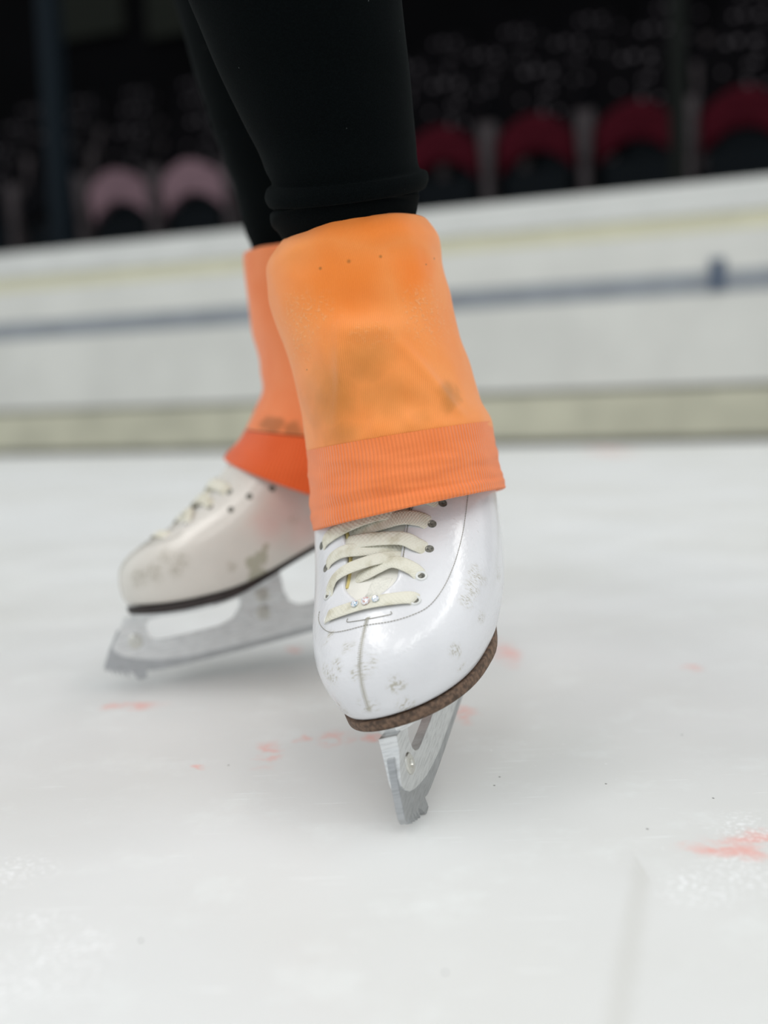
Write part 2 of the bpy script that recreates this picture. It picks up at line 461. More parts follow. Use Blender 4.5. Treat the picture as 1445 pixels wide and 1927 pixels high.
def build_skate(front):
    mir = not front
    Mw = M_FRONT if front else M_REAR
    root = empty('ice_skate')
    root.matrix_world = Mw
    root['category'] = 'ice skate'; root['group'] = 'figure skates on the feet'
    root['label'] = ('white leather figure skate nearest the camera, toe forward, three crystals on its lowest lace'
                     if front else 'scuffed white figure skate behind at left, seen from the side, heel lifted')
    def add(name, me, mat, parent=root, smooth=True):
        if mir: mirror_mesh(me)
        return obj(name, me, mat, parent, smooth)
    def lh(px, py): return hit(px, py)
    # --- material masks for this boot
    if front:
        sc = [((625, 1275), .007), ((612, 1265), .006), ((660, 1360), .009), ((672, 1270), .006), ((640, 1330), .008), ((632, 1348), .006), ((690, 1330), .008), ((745, 1290), .006), ((765, 1330), .008),
              ((900, 1085), .009), ((890, 1110), .009), ((878, 1130), .007), ((907, 1160), .005), ((938, 1080), .006), ((615, 1200), .006), ((690, 1250), .008), ((632, 1250), .006), ((868, 1255), .004), ((856, 1225), .006), ((655, 1215), .005)]
        scuffs = [(hit(*q)[0], r) for q, r in sc]
        M_B = leather('white_boot_leather', scuffs, [], lin(229, 229, 232), (.40, .37, .28))
    else:
        f = lambda lst: [(hit(*q, M_REAR, True)[0], r) for q, r in lst]
        scl = f([((262, 1085), .012), ((290, 1080), .012), ((310, 1050), .010), ((340, 1055), .010), ((262, 1020), .012), ((300, 1000), .010), ((435, 1065), .006), ((240, 1040), .01), ((330, 1075), .010), ((550, 980), .008)])
        stn = f([((478, 1062), .008), ((492, 1048), .007), ((484, 1085), .010), ((495, 1095), .011), ((470, 1105), .010), ((505, 1098), .008), ((500, 1032), .004)])
        pk = f([((540, 960), .035), ((510, 985), .025), ((570, 990), .03)])
        for lst in (scl, stn, pk):
            for q, _ in lst: q.x *= -1
        M_B = leather('scuffed_boot_leather', scl, stn, lin(219, 215, 207), (.30, .27, .20), pk, 1.)
    me = boot_mesh()
    boot = add('boot', me, M_B)
    sol = boot.modifiers.new('thickness', 'SOLIDIFY'); sol.thickness = .0026; sol.offset = -1
    sb = boot.modifiers.new('smooth', 'SUBSURF'); sb.levels = 1; sb.render_levels = 1
    # --- sole, heel
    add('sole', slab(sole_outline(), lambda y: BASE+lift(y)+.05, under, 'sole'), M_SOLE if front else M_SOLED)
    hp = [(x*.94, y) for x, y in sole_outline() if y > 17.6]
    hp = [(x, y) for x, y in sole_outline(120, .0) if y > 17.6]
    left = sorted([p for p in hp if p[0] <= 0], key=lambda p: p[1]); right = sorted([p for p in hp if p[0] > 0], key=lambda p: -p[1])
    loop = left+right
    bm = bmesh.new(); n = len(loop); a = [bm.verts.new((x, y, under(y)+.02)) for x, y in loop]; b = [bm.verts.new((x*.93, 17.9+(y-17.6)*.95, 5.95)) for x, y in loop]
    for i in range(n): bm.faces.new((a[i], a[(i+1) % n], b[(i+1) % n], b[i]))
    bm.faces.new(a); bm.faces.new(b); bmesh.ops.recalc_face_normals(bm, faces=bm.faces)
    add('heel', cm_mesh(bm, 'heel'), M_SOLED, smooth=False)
    # --- tongue
    tg = add('tongue', tongue_mesh(), M_TONGUE)
    if front:
        pts = [hit(x, y) for x, y in ((697, 1122), (703, 1112), (709, 1102), (714, 1092), (718, 1083))]
        rb = ribbon([p-n*.0022 for p, n in pts], [n for p, n in pts], .0125, .0016)
        o = add('tongue_tab', rb, plain('white_tape', lin(238, 236, 226), .8, 0, 900, .06, .4), tg)
    # --- yellow padded lining edge along the inner facing
    pts = [hit(*q) for q in LEDGE[1:-2]]
    path = [Vector(p) for p in crom([p-n*.0022+Vector((.0012, 0, 0)) for p, n in pts], 24)]
    add('lining', round_tube(path, .0013), M_LINING, boot)
    # --- eyelets
    holes_r = [((833, 947), 0), ((813, 986), 0), ((808, 1033), 0), ((793, 1084), 1), ((781, 1130), 1)]
    holes_l = [((605, 1027), 0), ((613, 1069), 0), ((617, 1120), 1), ((617, 1165), 1)]
    extra = [] if front else [((512, 919), 2), ((469, 934), 2), ((434, 959), 2)]
    for q, rim in holes_r+holes_l+extra:
        p, n = hit(*q) if rim != 2 else hit(*q, M_REAR, True)
        rim = 0 if rim == 2 else rim
        s = Vector((0, 0, 1)).cross(n).normalized(); u = n.cross(s)
        bm = bmesh.new(); R1, R2 = .0020, .0034 if rim else .0026
        def ringv(r, h): return [bm.verts.new(p+(s*math.cos(2*PI*k/20)+u*math.sin(2*PI*k/20))*r+n*h) for k in range(20)]
        k_ = 1 if rim else .35
        rs = [ringv(R2, -.0004), ringv(R2*.95, .0005*k_), ringv((R1+R2)/2, .0009*k_), ringv(R1, .0005*k_), ringv(R1*.95, .0002*k_)]
        for a, b in zip(rs, rs[1:]):
            for k in range(20): bm.faces.new((a[k], a[(k+1) % 20], b[(k+1) % 20], b[k]))
        f = bm.faces.new(rs[-1]); f.material_index = 1
        bmesh.ops.recalc_face_normals(bm, faces=bm.faces)
        me = bpy.data.meshes.new('eyelet'); bm.to_mesh(me); bm.free()
        add('eyelet', me, [M_RIM if rim else M_HOLE, M_HOLE], boot)
    # --- stitching
    def dashes(px_line, n, ln, r, mat, name, off=.0003):
        ctl = crom([hit(*q)[0] for q in px_line], 160)
        ctl = [Vector(c) for c in ctl]
        L = [0]
        for a, b in zip(ctl, ctl[1:]): L.append(L[-1]+(b-a).length)
        ms = []
        for k in range(n):
            def at(s):
                s = max(0, min(L[-1], s)); i = int(np.searchsorted(L, s)); i = max(1, min(i, len(L)-1))
                f = (s-L[i-1])/max(1e-9, L[i]-L[i-1]); q = ctl[i-1].lerp(ctl[i], f)
                q2, nn, _, _ = BVH.find_nearest(q); return q2+nn*off
            s0 = L[-1]*(k+.5)/n
            a, m_, b = at(s0-ln/2), at(s0), at(s0+ln/2)
            ms.append(round_tube([a, m_, b], [r*.6, r, r*.6], 6))
        return add(name, merge_meshes(ms, name), mat, boot)
    dashes([(881, 922), (877, 960), (869, 1010), (855, 1060), (835, 1105), (808, 1140), (775, 1158), (735, 1170), (690, 1177), (650, 1187), (622, 1190), (606, 1180), (600, 1165), (602, 1150)], 105, .0014, .0002, M_THREAD, 'stitching')
    dashes([(780, 945), (770, 975), (765, 1005), (759, 1045), (757, 1068)], 26, .0022, .0003, M_THREAD, 'edge_stitching')
    dashes([(655, 1164), (655, 1171), (690, 1166), (734, 1157), (735, 1151)], 26, .0014, .0002, M_THREAD, 'bar_tack')
    # --- toe seam with whip stitches
    line = [(692, 1162), (686, 1185), (680, 1215), (677, 1250), (680, 1283), (687, 1312), (695, 1336)]
    ctl = [Vector(c) for c in crom([hit(*q)[0] for q in line], 60)]
    gro = []
    for c in ctl:
        q2, nn, _, _ = BVH.find_nearest(c); gro.append(q2+nn*.00005)
    add('toe_seam', round_tube(gro, .00014, 6), M_GROOVE, boot)
    ms = []
    for k in range(52):
        f = (k+.5)/52*(len(gro)-1); i = int(f); q = gro[i].lerp(gro[min(i+1, len(gro)-1)], f-i)
        t = (gro[min(i+1, len(gro)-1)]-gro[max(i-1, 0)]).normalized(); _, nn, _, _ = BVH.find_nearest(q)
        sd = t.cross(nn).normalized(); j = random.uniform(-.0002, .0002)
        a = q-sd*(.0015+j)-t*.0004; b = q+sd*(.0015+j)+t*.0004
        a = BVH.find_nearest(a)[0]; b = BVH.find_nearest(b)[0]
        ms.append(round_tube([a, q+nn*.0003, b], [.00014, .0002, .00014], 6))
    add('whip_stitches', merge_meshes(ms, 'whip_stitches'), M_SEAMT, boot)
    # --- laces
    Lc = {
        'bar': ([(614, 1163, -.0005), (622, 1160, .0012), (655, 1149, .0016), (691, 1139, .0018), (735, 1131, .0016), (772, 1127, .0012), (783, 1130, -.0005)], .0068),
        'a': ([(617, 1122, -.0005), (625, 1105, .0012), (638, 1088, .0022), (663, 1073, .0026), (712, 1055, .0018), (749, 1046, -.0008), (765, 1042, -.004)], .0066),
        'b': ([(793, 1084, -.0008), (776, 1072, .0012), (743, 1061, .0018), (712, 1069, .0002), (691, 1078, -.0006), (655, 1088, -.003), (640, 1095, -.005)], .0066),
        'c': ([(612, 1069, -.0008), (626, 1053, .0012), (651, 1040, .0018), (688, 1035, .0008), (724, 1031, -.0002), (760, 1026, -.003)], .0068),
        'd': ([(806, 1034, -.0008), (784, 1027, .0012), (757, 1017, .0022), (706, 1018, .0022), (662, 1021, .0006), (646, 1019, -.002), (630, 1015, -.004)], .0070),
        'e': ([(605, 1030, -.0008), (619, 1013, .0012), (657, 991, .0022), (703, 973, .0022), (750, 961, .0004), (772, 955, -.003)], .0074),
        'f': ([(811, 986, -.0008), (790, 979, .0012), (758, 977, .0020), (724, 983, .0004), (691, 992, -.0006), (650, 1006, -.003)], .0074),
        'g': ([(831, 947, -.0008), (805, 938, .0012), (779, 939, .0012), (740, 946, -.0006), (700, 958, -.001)], .0072),
    }
    ms = []; bar = None
    for key, (ln, wd) in Lc.items():
        hs = [(hit(x, y), o) for x, y, o in ln]
        n = 36
        pp = [Vector(c) for c in crom([h[0]+h[1]*o for h, o in hs], n)]
        nn = [Vector(c).normalized() for c in crom([h[1] for h, o in hs], n)]
        ms.append(ribbon(pp, nn, wd*1.25, .0010))
        if key == 'bar': bar = (pp, nn)
    lace = add('lace', merge_meshes(ms, 'lace'), M_LACE)
    if front:
        for q, m_, r in (((672, 1142), M_GEMB, .0022), ((692, 1137), M_GEMR, .0026), ((710, 1133), M_GEMB, .0021)):
            p, n = hit(*q); p = p+n*.0026
            s = Vector((0, 0, 1)).cross(n).normalized(); u = n.cross(s)
            bm = bmesh.new()
            rings = [(1, 0), (1, .25), (.8, .55), (.45, .75)]
            vs = [[bm.verts.new(p+(s*math.cos(2*PI*(k+.5*i)/10)+u*math.sin(2*PI*(k+.5*i)/10))*r*rr+n*r*hh) for k in range(10)] for i, (rr, hh) in enumerate(rings)]
            for a, b in zip(vs, vs[1:]):
                for k in range(10): bm.faces.new((a[k], a[(k+1) % 10], b[k])); bm.faces.new((a[(k+1) % 10], b[(k+1) % 10], b[k]))
            bm.faces.new(vs[-1]); bm.faces.new(vs[0]); bmesh.ops.recalc_face_normals(bm, faces=bm.faces)
            me = bpy.data.meshes.new('rhinestone'); bm.to_mesh(me); bm.free()
            g = add('rhinestone', me, m_, lace, smooth=False)
            g['label'] = 'rose crystal' if m_ is M_GEMR else 'pale blue crystal'
    # --- mounting plates
    for y0, y1, w0, w1, zf in ((.35, 12.2, 1.2, 2.7, lambda y: under(y)), (17.3, 23.8, 2.2, 2.0, lambda y: 5.95)):
        pts = []
        for k in range(40):
            a = 2*PI*k/40; c, s = math.cos(a), math.sin(a)
            y = (y0+y1)/2+(y1-y0)/2*math.copysign(abs(c)**.6, c); w = interp(y, [y0, (y0+y1)/2, y1], [w0, w1, w1*.8])
            pts.append((w*math.copysign(abs(s)**.7, s), y))
        bm = bmesh.new(); n = len(pts)
        a = [bm.verts.new((x, y, zf(y)+.02)) for x, y in pts]; b = [bm.verts.new((x, y, zf(y)-.32)) for x, y in pts]
        for i in range(n): bm.faces.new((a[i], a[(i+1) % n], b[(i+1) % n], b[i]))
        for ring in (a, b):
            for i in range(n//2):
                vs = []
                for v in (ring[i], ring[i+1], ring[(n-i-1) % n], ring[(n-i) % n]):
                    if v not in vs: vs.append(v)
                if len(vs) > 2: bm.faces.new(vs)
        bmesh.ops.recalc_face_normals(bm, faces=bm.faces)
        add('mounting_plate', cm_mesh(bm, 'mounting_plate'), M_ALU, smooth=False)
    def th(z, y):
        return .55+.1*sstep(1., 3., z)+.38*sstep(2.6, 4.6, z)
    ch = add('blade_holder', extrude_profile(dense(CH_OUT), [dense(CH_HOLE)], th, 'blade_holder', .04), M_ALU, smooth=False)
    add('blade', extrude_profile(dense(RUN_OUT), [], lambda z, y: .42, 'blade', .02), M_STEEL, smooth=False)
    for (y, z) in ((1.75, 2.75), (12.2, 3.9), (12.0, 2.5)):
        for sx in (1, -1):
            bm = bmesh.new(); x0 = sx*(th(z, y)/2-.02)
            rings = []
            for r, h in ((.58, 0), (.58, .08), (.50, .14), (.24, .15), (.2, .05)):
                rings.append([bm.verts.new((x0+sx*h, y+BO+r*math.cos(2*PI*k/24), z+r*math.sin(2*PI*k/24))) for k in range(24)])
            for a, b in zip(rings, rings[1:]):
                for k in range(24): bm.faces.new((a[k], a[(k+1) % 24], b[(k+1) % 24], b[k]))
            bm.faces.new(rings[-1]); bmesh.ops.recalc_face_normals(bm, faces=bm.faces)
            add('screw', cm_mesh(bm, 'screw'), M_SCREW, ch, smooth=False)
    return root
skate_f = build_skate(True)
skate_r = build_skate(False)

# ================================================================== SKATER (legs, leggings, leg warmers)
person = empty('person', (-.1, .8, 0))
person['label'] = 'skater in black leggings and orange ribbed leg warmers, lower legs leaning left'
person['category'] = 'person'
def child(name, me, mat, parent=person, smooth=True):
    o = obj(name, me, mat, parent, smooth)
    o.matrix_parent_inverse = Matrix.Translation(-Vector(person.location)) if parent is person else Matrix.Identity(4)
    return o
def knit(name, col, col2, ribs, rib_h, dark_patches=None, pill=None, dots=None, tint=None, skew=0, patch_col=(.38, .16, .03)):
    t = NT(name); uv = t.coord('UV'); v = t.coord()
    sep = t.new('ShaderNodeSeparateXYZ'); t.l.new(uv, sep.inputs[0])
    u = t.math('ADD', sep.outputs[0], t.math('MULTIPLY', sep.outputs[1], skew))
    s = t.math('SINE', t.math('MULTIPLY', u, 2*PI*ribs))
    c = t.mix(t.ramp(t.noise(v, 25, 3), .35, .7), col, col2)
    c = t.mix(t.ramp(s, -.98, -.3, .32, 0), c, tuple(x*.55 for x in col))
    warp = t.noise(v, 45, 3, .5, 'Color')
    vv = t.vmath('ADD', v, t.vmath('MULTIPLY', t.vmath('SUBTRACT', warp, (.5, .5, .5)), (.015, .015, .015)))
    if tint: c = t.mix(t.math('MULTIPLY', t.spots(vv, tint, .1), .85), c, lin(246, 128, 38))
    if dark_patches: c = t.mix(t.math('MULTIPLY', t.spots(vv, dark_patches, .45), .62), c, patch_col)  # darker brown patches blended into the knit colour
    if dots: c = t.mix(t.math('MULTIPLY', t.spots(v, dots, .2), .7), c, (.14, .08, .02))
    nb = t.bump(s, rib_h, .0006)
    nb = t.bump(t.noise(v, 1500, 2), .25, .0004, nb)
    if pill:
        m = t.spots(vv, pill, .2)
        w = t.noise(t.mapping(v, scale=(1, 1, 1.4)), 380, 3, .6)
        hp = t.math('MULTIPLY', m, t.ramp(w, .5, .7))
        nb = t.bump(hp, .45, .0009, nb)
        c = t.mix(t.math('MULTIPLY', hp, .42), c, lin(255, 196, 140))
    return t.out(c, .9, 0, nb, .15, Sheen_Weight=.25, Sheen_Roughness=.5)
def ring_from(L, R, Yc, b, tilt=0.0, n=120, bow=0.0):
    a = at_depth(*L, Yc); c = at_depth(*R, Yc); m = (a+c)/2; A = (c-a)/2
    return m, A, Vector((0, b, -tilt)), bow
def rings(keys, nrow, ncol, disp=None):
    ks = []
    for k in keys:
        m, A, B, bow = ring_from(*k[:4], *(k[4:5] or [0.0]))
        ks.append(tuple(m)+tuple(A)+tuple(B))
    out = []
    for r, q in enumerate(crom(ks, nrow)):
        m, A, B = Vector(q[:3]), Vector(q[3:6]), Vector(q[6:9]); ring = []
        for i in range(ncol):
            th = 2*PI*i/ncol+PI/2          # start at the back: seam out of sight
            d = A*math.cos(th)+B*math.sin(th)
            s = 1.0
            if disp: s += disp(th % (2*PI), r/(nrow-1))
            ring.append(m+d*s)
        out.append(ring)
    return out
def hem(rows, inward=.0022, last=True):
    """turn the edge of a cloth tube over: small rounded lip going inside"""
    r = rows[-1] if last else rows[0]; p = rows[-2] if last else rows[1]
    c = sum(r, Vector())/len(r); out = []
    for k, (f, g) in enumerate(((.3, .3), (.7, .4), (1.1, .1), (1.6, -1.2), (2.4, -3))):
        out.append([q+(c-q).normalized()*inward*f+(q-w).normalized()*inward*g for q, w in zip(r, p)])
    return rows+out if last else out[::-1]+rows
def nz(p, sc): return noise.noise(Vector(p)*sc)

# ---- near leg warmer
WK = [((527, 466), (806, 420), 0.667, 0.0610, 0.0), ((507, 500), (822, 452), 0.667, 0.0630), ((503, 535), (833, 497), 0.667, 0.0650), ((510, 580), (846, 552), 0.666, 0.0670), ((531, 640), (862, 622), 0.664, 0.0690),
      ((553, 710), (885, 690), 0.661, 0.0710, .002), ((568, 780), (905, 755), 0.658, 0.0740, .003), ((577, 845), (923, 790), 0.655, 0.0770, .004), ((581, 870), (927, 815), 0.654, 0.0765, .004)]
CK = [((577, 850), (924, 794), 0.655, 0.0782, .004), ((581, 880), (931, 830), 0.653, 0.0790, .005), ((581, 915), (937, 862), 0.651, 0.0800, .006), ((584, 955), (943, 893), 0.649, 0.0810, .008), ((590, 998), (948, 918), 0.647, 0.0820, .010)]
def wdisp(th, v):
    d = th-1.5*PI
    f = lambda a, s: math.exp(-((d-a)/s)**2)
    x = 0
    g = lambda u0, v0, su, sv, k: math.exp(-(((d-u0)-k*(v-v0))/su)**2-((v-v0)/sv)**2)
    x += .040*g(.0, .50, .34, .035, 0)-.022*g(.05, .43, .5, .05, 0)+.030*g(-.42, .62, .07, .13, -1.2)+.030*g(.42, .66, .08, .14, 1.6)-.028*g(-.05, .68, .28, .10, 0)+.026*g(-.25, .88, .06, .08, -.6)+.026*g(.12, .86, .07, .09, .5)+.016*g(-.55, .95, .06, .06, -2)
    x += .030*f(-.35, .28)*math.exp(-((v-.55)/.08)**2)
    x += .022*f(.25, .5)*math.exp(-((v-.66-.12*d)/.06)**2)
    x -= .030*f(-.05, .6)*math.exp(-((v-.42)/.10)**2)
    x += .018*math.exp(-((v-.12)/.08)**2)
    x *= 1.5
    x += .016*nz((math.cos(th)*1.3, math.sin(th)*1.3, v*4), 1.6)+.008*nz((math.cos(th)*3, math.sin(th)*3, v*7), 1.7)
    return x*(1-sstep(.80, .93, v))
def cdisp(th, v):
    return sstep(.0, .25, v)*.012*nz((math.cos(th)*2.2, math.sin(th)*2.2, v*2.2), 1.7)+.008*math.sin(v*14+3*math.cos(th))*math.exp(-((v-.6)/.35)**2)+.010*sstep(.80, .86, v)-.007*math.exp(-((v-.80)/.03)**2)+sstep(.1, .3, v)*.010*nz((math.cos(th)*1.6, math.sin(th)*1.6, v*6), 1.9)
def wp(x, y, Y=.63): return at_depth(x, y, Y)
W_pt = lambda lst: [(wp(*q), r) for q, r in lst]
warm_rows = hem(rings(WK, 90, 160, wdisp), .0025, False)
# small shift so that leg warmer rows start inside
KN_A, KN_B = lin(253, 158, 86), lin(249, 148, 74)
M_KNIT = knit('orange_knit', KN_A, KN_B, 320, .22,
              dark_patches=W_pt([((688, 690), (.030, .06, .024)), ((645, 750), (.026, .06, .032)), ((735, 755), (.036, .06, .028)), ((785, 790), (.014, .06, .014)), ((655, 805), (.022, .06, .016)), ((835, 750), (.008, .06, .014))]),
              pill=W_pt([((590, 600), (.030, .06, .020)), ((790, 600), (.024, .06, .030)), ((570, 650), (.016, .06, .016)), ((700, 640), (.03, .06, .012))]),
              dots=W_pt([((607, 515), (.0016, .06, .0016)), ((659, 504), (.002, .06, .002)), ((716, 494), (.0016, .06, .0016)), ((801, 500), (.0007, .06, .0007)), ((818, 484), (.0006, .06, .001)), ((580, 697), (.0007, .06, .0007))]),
              tint=W_pt([((650, 545), (.045, .07, .034)), ((690, 440), (.05, .07, .016)), ((770, 520), (.02, .07, .03))]), skew=.14)
M_CUFF = knit('orange_rib', lin(252, 142, 84), lin(247, 133, 72), 165, .5)
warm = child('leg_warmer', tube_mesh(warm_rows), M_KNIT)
warm['label'] = 'near orange leg warmer with darker brown patches and pilling'
cuff_rows = hem(rings(CK, 40, 160, cdisp), .0022, True)
child('ribbed_cuff', tube_mesh(cuff_rows), M_CUFF, warm)

# ---- far leg warmer
WK2 = [((459, 482), (700, 470), .885, 0.0550), ((459, 505), (706, 500), .885, 0.0570), ((464, 550), (715, 550), .884, 0.0580), ((474, 620), (730, 620), .882, 0.0590), ((486, 665), (745, 665), .880, 0.0600), ((492, 700), (752, 700), .878, 0.0610), ((494, 735), (760, 735), .876, 0.0630), ((478, 775), (768, 790), .874, 0.0650), ((464, 806), (772, 830), .872, 0.0670)]
CK2 = [((463, 808), (772, 832), .872, 0.0670), ((452, 825), (775, 880), .872, 0.0720), ((436, 843), (778, 930), .872, 0.0760), ((423, 860), (780, 975), .872, 0.0780)]
warm2_rows = hem(rings(WK2, 60, 120, lambda th, v: .02*nz((math.cos(th)*2, math.sin(th)*2, v*4), 1.6)), .0025, False)
M_KNIT2 = knit('coral_knit', lin(250, 148, 96), lin(246, 138, 84), 230, .2, dark_patches=[(at_depth(512, 800, .82), (.014, .08, .008)), (at_depth(555, 812, .82), (.012, .08, .009))], patch_col=(.32, .12, .04))
M_CUFF2 = knit('coral_rib', lin(238, 104, 50), lin(233, 98, 44), 150, .5)
warm2 = child('leg_warmer', tube_mesh(warm2_rows), M_KNIT2)
warm2['label'] = 'far orange leg warmer, out of focus'
child('ribbed_cuff', tube_mesh(hem(rings(CK2, 30, 120, lambda th, v: .012*nz((math.cos(th)*2, math.sin(th)*2, v*2), 1.6)), .0022, True)), M_CUFF2, warm2)

# ---- leggings
def black_cloth():
    t = NT('black_jersey'); v = t.coord()
    n = t.noise(v, 1400, 2, .6)
    lint = t.math('MULTIPLY', t.ramp(t.voro(t.mapping(v, rot=(.4, .5, .2), scale=(1, 1, .5)), 190), .06, .03), t.ramp(t.noise(v, 60, 1), .55, .6))
    c = t.mix(t.ramp(n, .3, .75), (.0007, .0013, .0015), (.002, .0032, .0036))
    c = t.mix(t.math('MULTIPLY', lint, .5), c, (.20, .22, .22))
    nb = t.bump(n, .3, .0005)
    return t.out(c, .95, 0, nb, .04, Sheen_Weight=.02, Sheen_Roughness=.6, Sheen_Tint=(.5, .6, .6, 1))
M_BLACK = black_cloth()
HIPF, HIPR = Vector((-.20, .93, .90)), Vector((-.38, 1.06, .92))
def leg_rows(keys, extra, nrow, ncol, disp):
    """keys: pixel rings (bottom first); extra: (centre, radius, depth radius) rings going up to the hip"""
    ks = []
    for k in keys:
        m, A, B, _ = ring_from(*k[:4], *(k[4:5] or [0.0])); ks.append(tuple(m)+tuple(A)+tuple(B))
    for c, ra, rb in extra: ks.append(tuple(c)+(ra, 0, 0)+(0, rb, 0.0))
    out = []
    for r, q in enumerate(crom(ks, nrow)):
        m, A, B = Vector(q[:3]), Vector(q[3:6]), Vector(q[6:9]); ring = []
        for i in range(ncol):
            th = 2*PI*i/ncol+PI/2; d = A*math.cos(th)+B*math.sin(th)
            ring.append(m+d*(1+disp(th, m.z)))
        out.append(ring)
    return out
LK = [((548, 520), (772, 490), 0.650, .040, 0.000), ((540, 470), (776, 440), 0.650, .042, 0.000), ((524, 440), (784, 400), 0.648, .045, 0.000), ((511, 425), (786, 388), 0.648, .046, 0.000), ((509, 405), (789, 370), 0.647, .047, -0.006), ((516, 397), (788, 362), 0.646, .046, -0.006), ((506, 388), (800, 352), 0.645, .0475, -0.013), ((499, 372), (806, 336), 0.644, .049, -0.013), ((503, 355), (803, 322), 0.643, .0475, -0.013), ((512, 345), (790, 316), 0.642, .046, -0.013),
      ((500, 320), (785, 298), 0.640, .047, -0.013), ((488, 290), (783, 270), 0.638, .048, -0.006), ((462, 240), (779, 225), 0.634, .050, -0.006), ((432, 180), (774, 170), 0.628, .052, 0.000), ((404, 120), (768, 115), 0.622, .054, 0.000), ((375, 50), (760, 45), 0.616, .056, 0.000), ((350, -10), (754, -15), 0.610, .058, 0.000), ((310, -120), (742, -120), 0.603, .062, 0.000)]
kn = at_depth(490, -230, .595)
ext = [(kn, .066, .066), (kn.lerp(HIPF, .25)+Vector((0, 0, .01)), .070, .072), (kn.lerp(HIPF, .55), .078, .080), (kn.lerp(HIPF, .8), .085, .088), (HIPF, .09, .10)]
def ldisp(th, z): return .006*nz((math.cos(th)*2, math.sin(th)*2, z*14), 1.5)
lm1 = tube_mesh(leg_rows(LK, ext, 170, 96, ldisp), True, True, True)
LK2 = [((476, 560), (690, 560), .885, .042), ((476, 520), (680, 520), .885, .042), ((474, 470), (664, 470), .883, .042), ((462, 440), (655, 440), .882, .043), ((452, 400), (645, 400), .880, .044), ((440, 350), (634, 350), .878, .045), ((432, 330), (630, 330), .878, .046), ((418, 290), (622, 290), .876, .047), ((407, 265), (616, 265), .876, .047), ((398, 240), (610, 240), .875, .048), ((388, 205), (602, 205), .874, .049), ((370, 150), (590, 150), .872, .051), ((350, 80), (578, 80), .868, .053), ((328, 0), (565, 0), .864, .055), ((300, -90), (548, -90), .86, .058)]
kn2 = at_depth(400, -200, .85)
ext2 = [(kn2, .062, .062), (kn2.lerp(HIPR, .3), .068, .07), (kn2.lerp(HIPR, .6), .078, .08), (HIPR, .09, .10)]
lm2 = tube_mesh(leg_rows(LK2, ext2, 110, 80, lambda th, z: .010*nz((math.cos(th)*2, math.sin(th)*2, z*22), 1.5)), True, True, True)
# seat and waist of the leggings (above the frame)
HC = (HIPF+HIPR)/2
prow = []
for z, ra, rb in ((-.10, .10, .09), (-.06, .155, .12), (0, .18, .135), (.06, .18, .135), (.12, .165, .125), (.18, .145, .11)):
    ax = (HIPF-HIPR); ax.z = 0; ax.normalize(); ay = Vector((-ax.y, ax.x, 0))
    prow.append([HC+Vector((0, 0, z))+ax*ra*math.cos(2*PI*k/48)+ay*rb*math.sin(2*PI*k/48) for k in range(48)])
lm3 = tube_mesh(prow, True, True, True)
child('leggings', merge_meshes([lm1, lm2, lm3], 'leggings'), M_BLACK)
# the body inside: one skinned surface, feet to waist
def skin_body():
    footf = [M_FRONT @ Vector((0, y/100, z/100)) for y, z in ((6, 8), (12, 9.5), (18, 11.5), (19.5, 18))]
    footr = [M_REAR @ Vector((0, y/100, z/100)) for y, z in ((6, 8), (12, 9.5), (19, 11.5), (21.5, 18))]
    cf = at_depth(585, 120, .622); cr = at_depth(468, 120, .87)
    W0 = HC+Vector((0, 0, .14))
    V = [HC, W0, HIPF, kn, cf, footf[3], footf[2], footf[1], footf[0], HIPR, kn2, cr, footr[3], footr[2], footr[1], footr[0]]
    R = [.09, .09, .065, .042, .034, .022, .022, .022, .018, .065, .042, .030, .021, .021, .021, .018]
    E = [(0, 1), (0, 2), (2, 3), (3, 4), (4, 5), (5, 6), (6, 7), (7, 8), (0, 9), (9, 10), (10, 11), (11, 12), (12, 13), (13, 14), (14, 15)]
    me = bpy.data.meshes.new('body'); me.from_pydata([tuple(v) for v in V], E, [])
    o = child('body', me, plain('skin', lin(205, 160, 135), .5), person)
    md = o.modifiers.new('skin', 'SKIN'); md.use_smooth_shade = True
    for i, d in enumerate(me.skin_vertices[0].data): d.radius = (R[i], R[i]); d.use_root = (i == 0)
    s2 = o.modifiers.new('sub', 'SUBSURF'); s2.levels = 2; s2.render_levels = 2
skin_body()

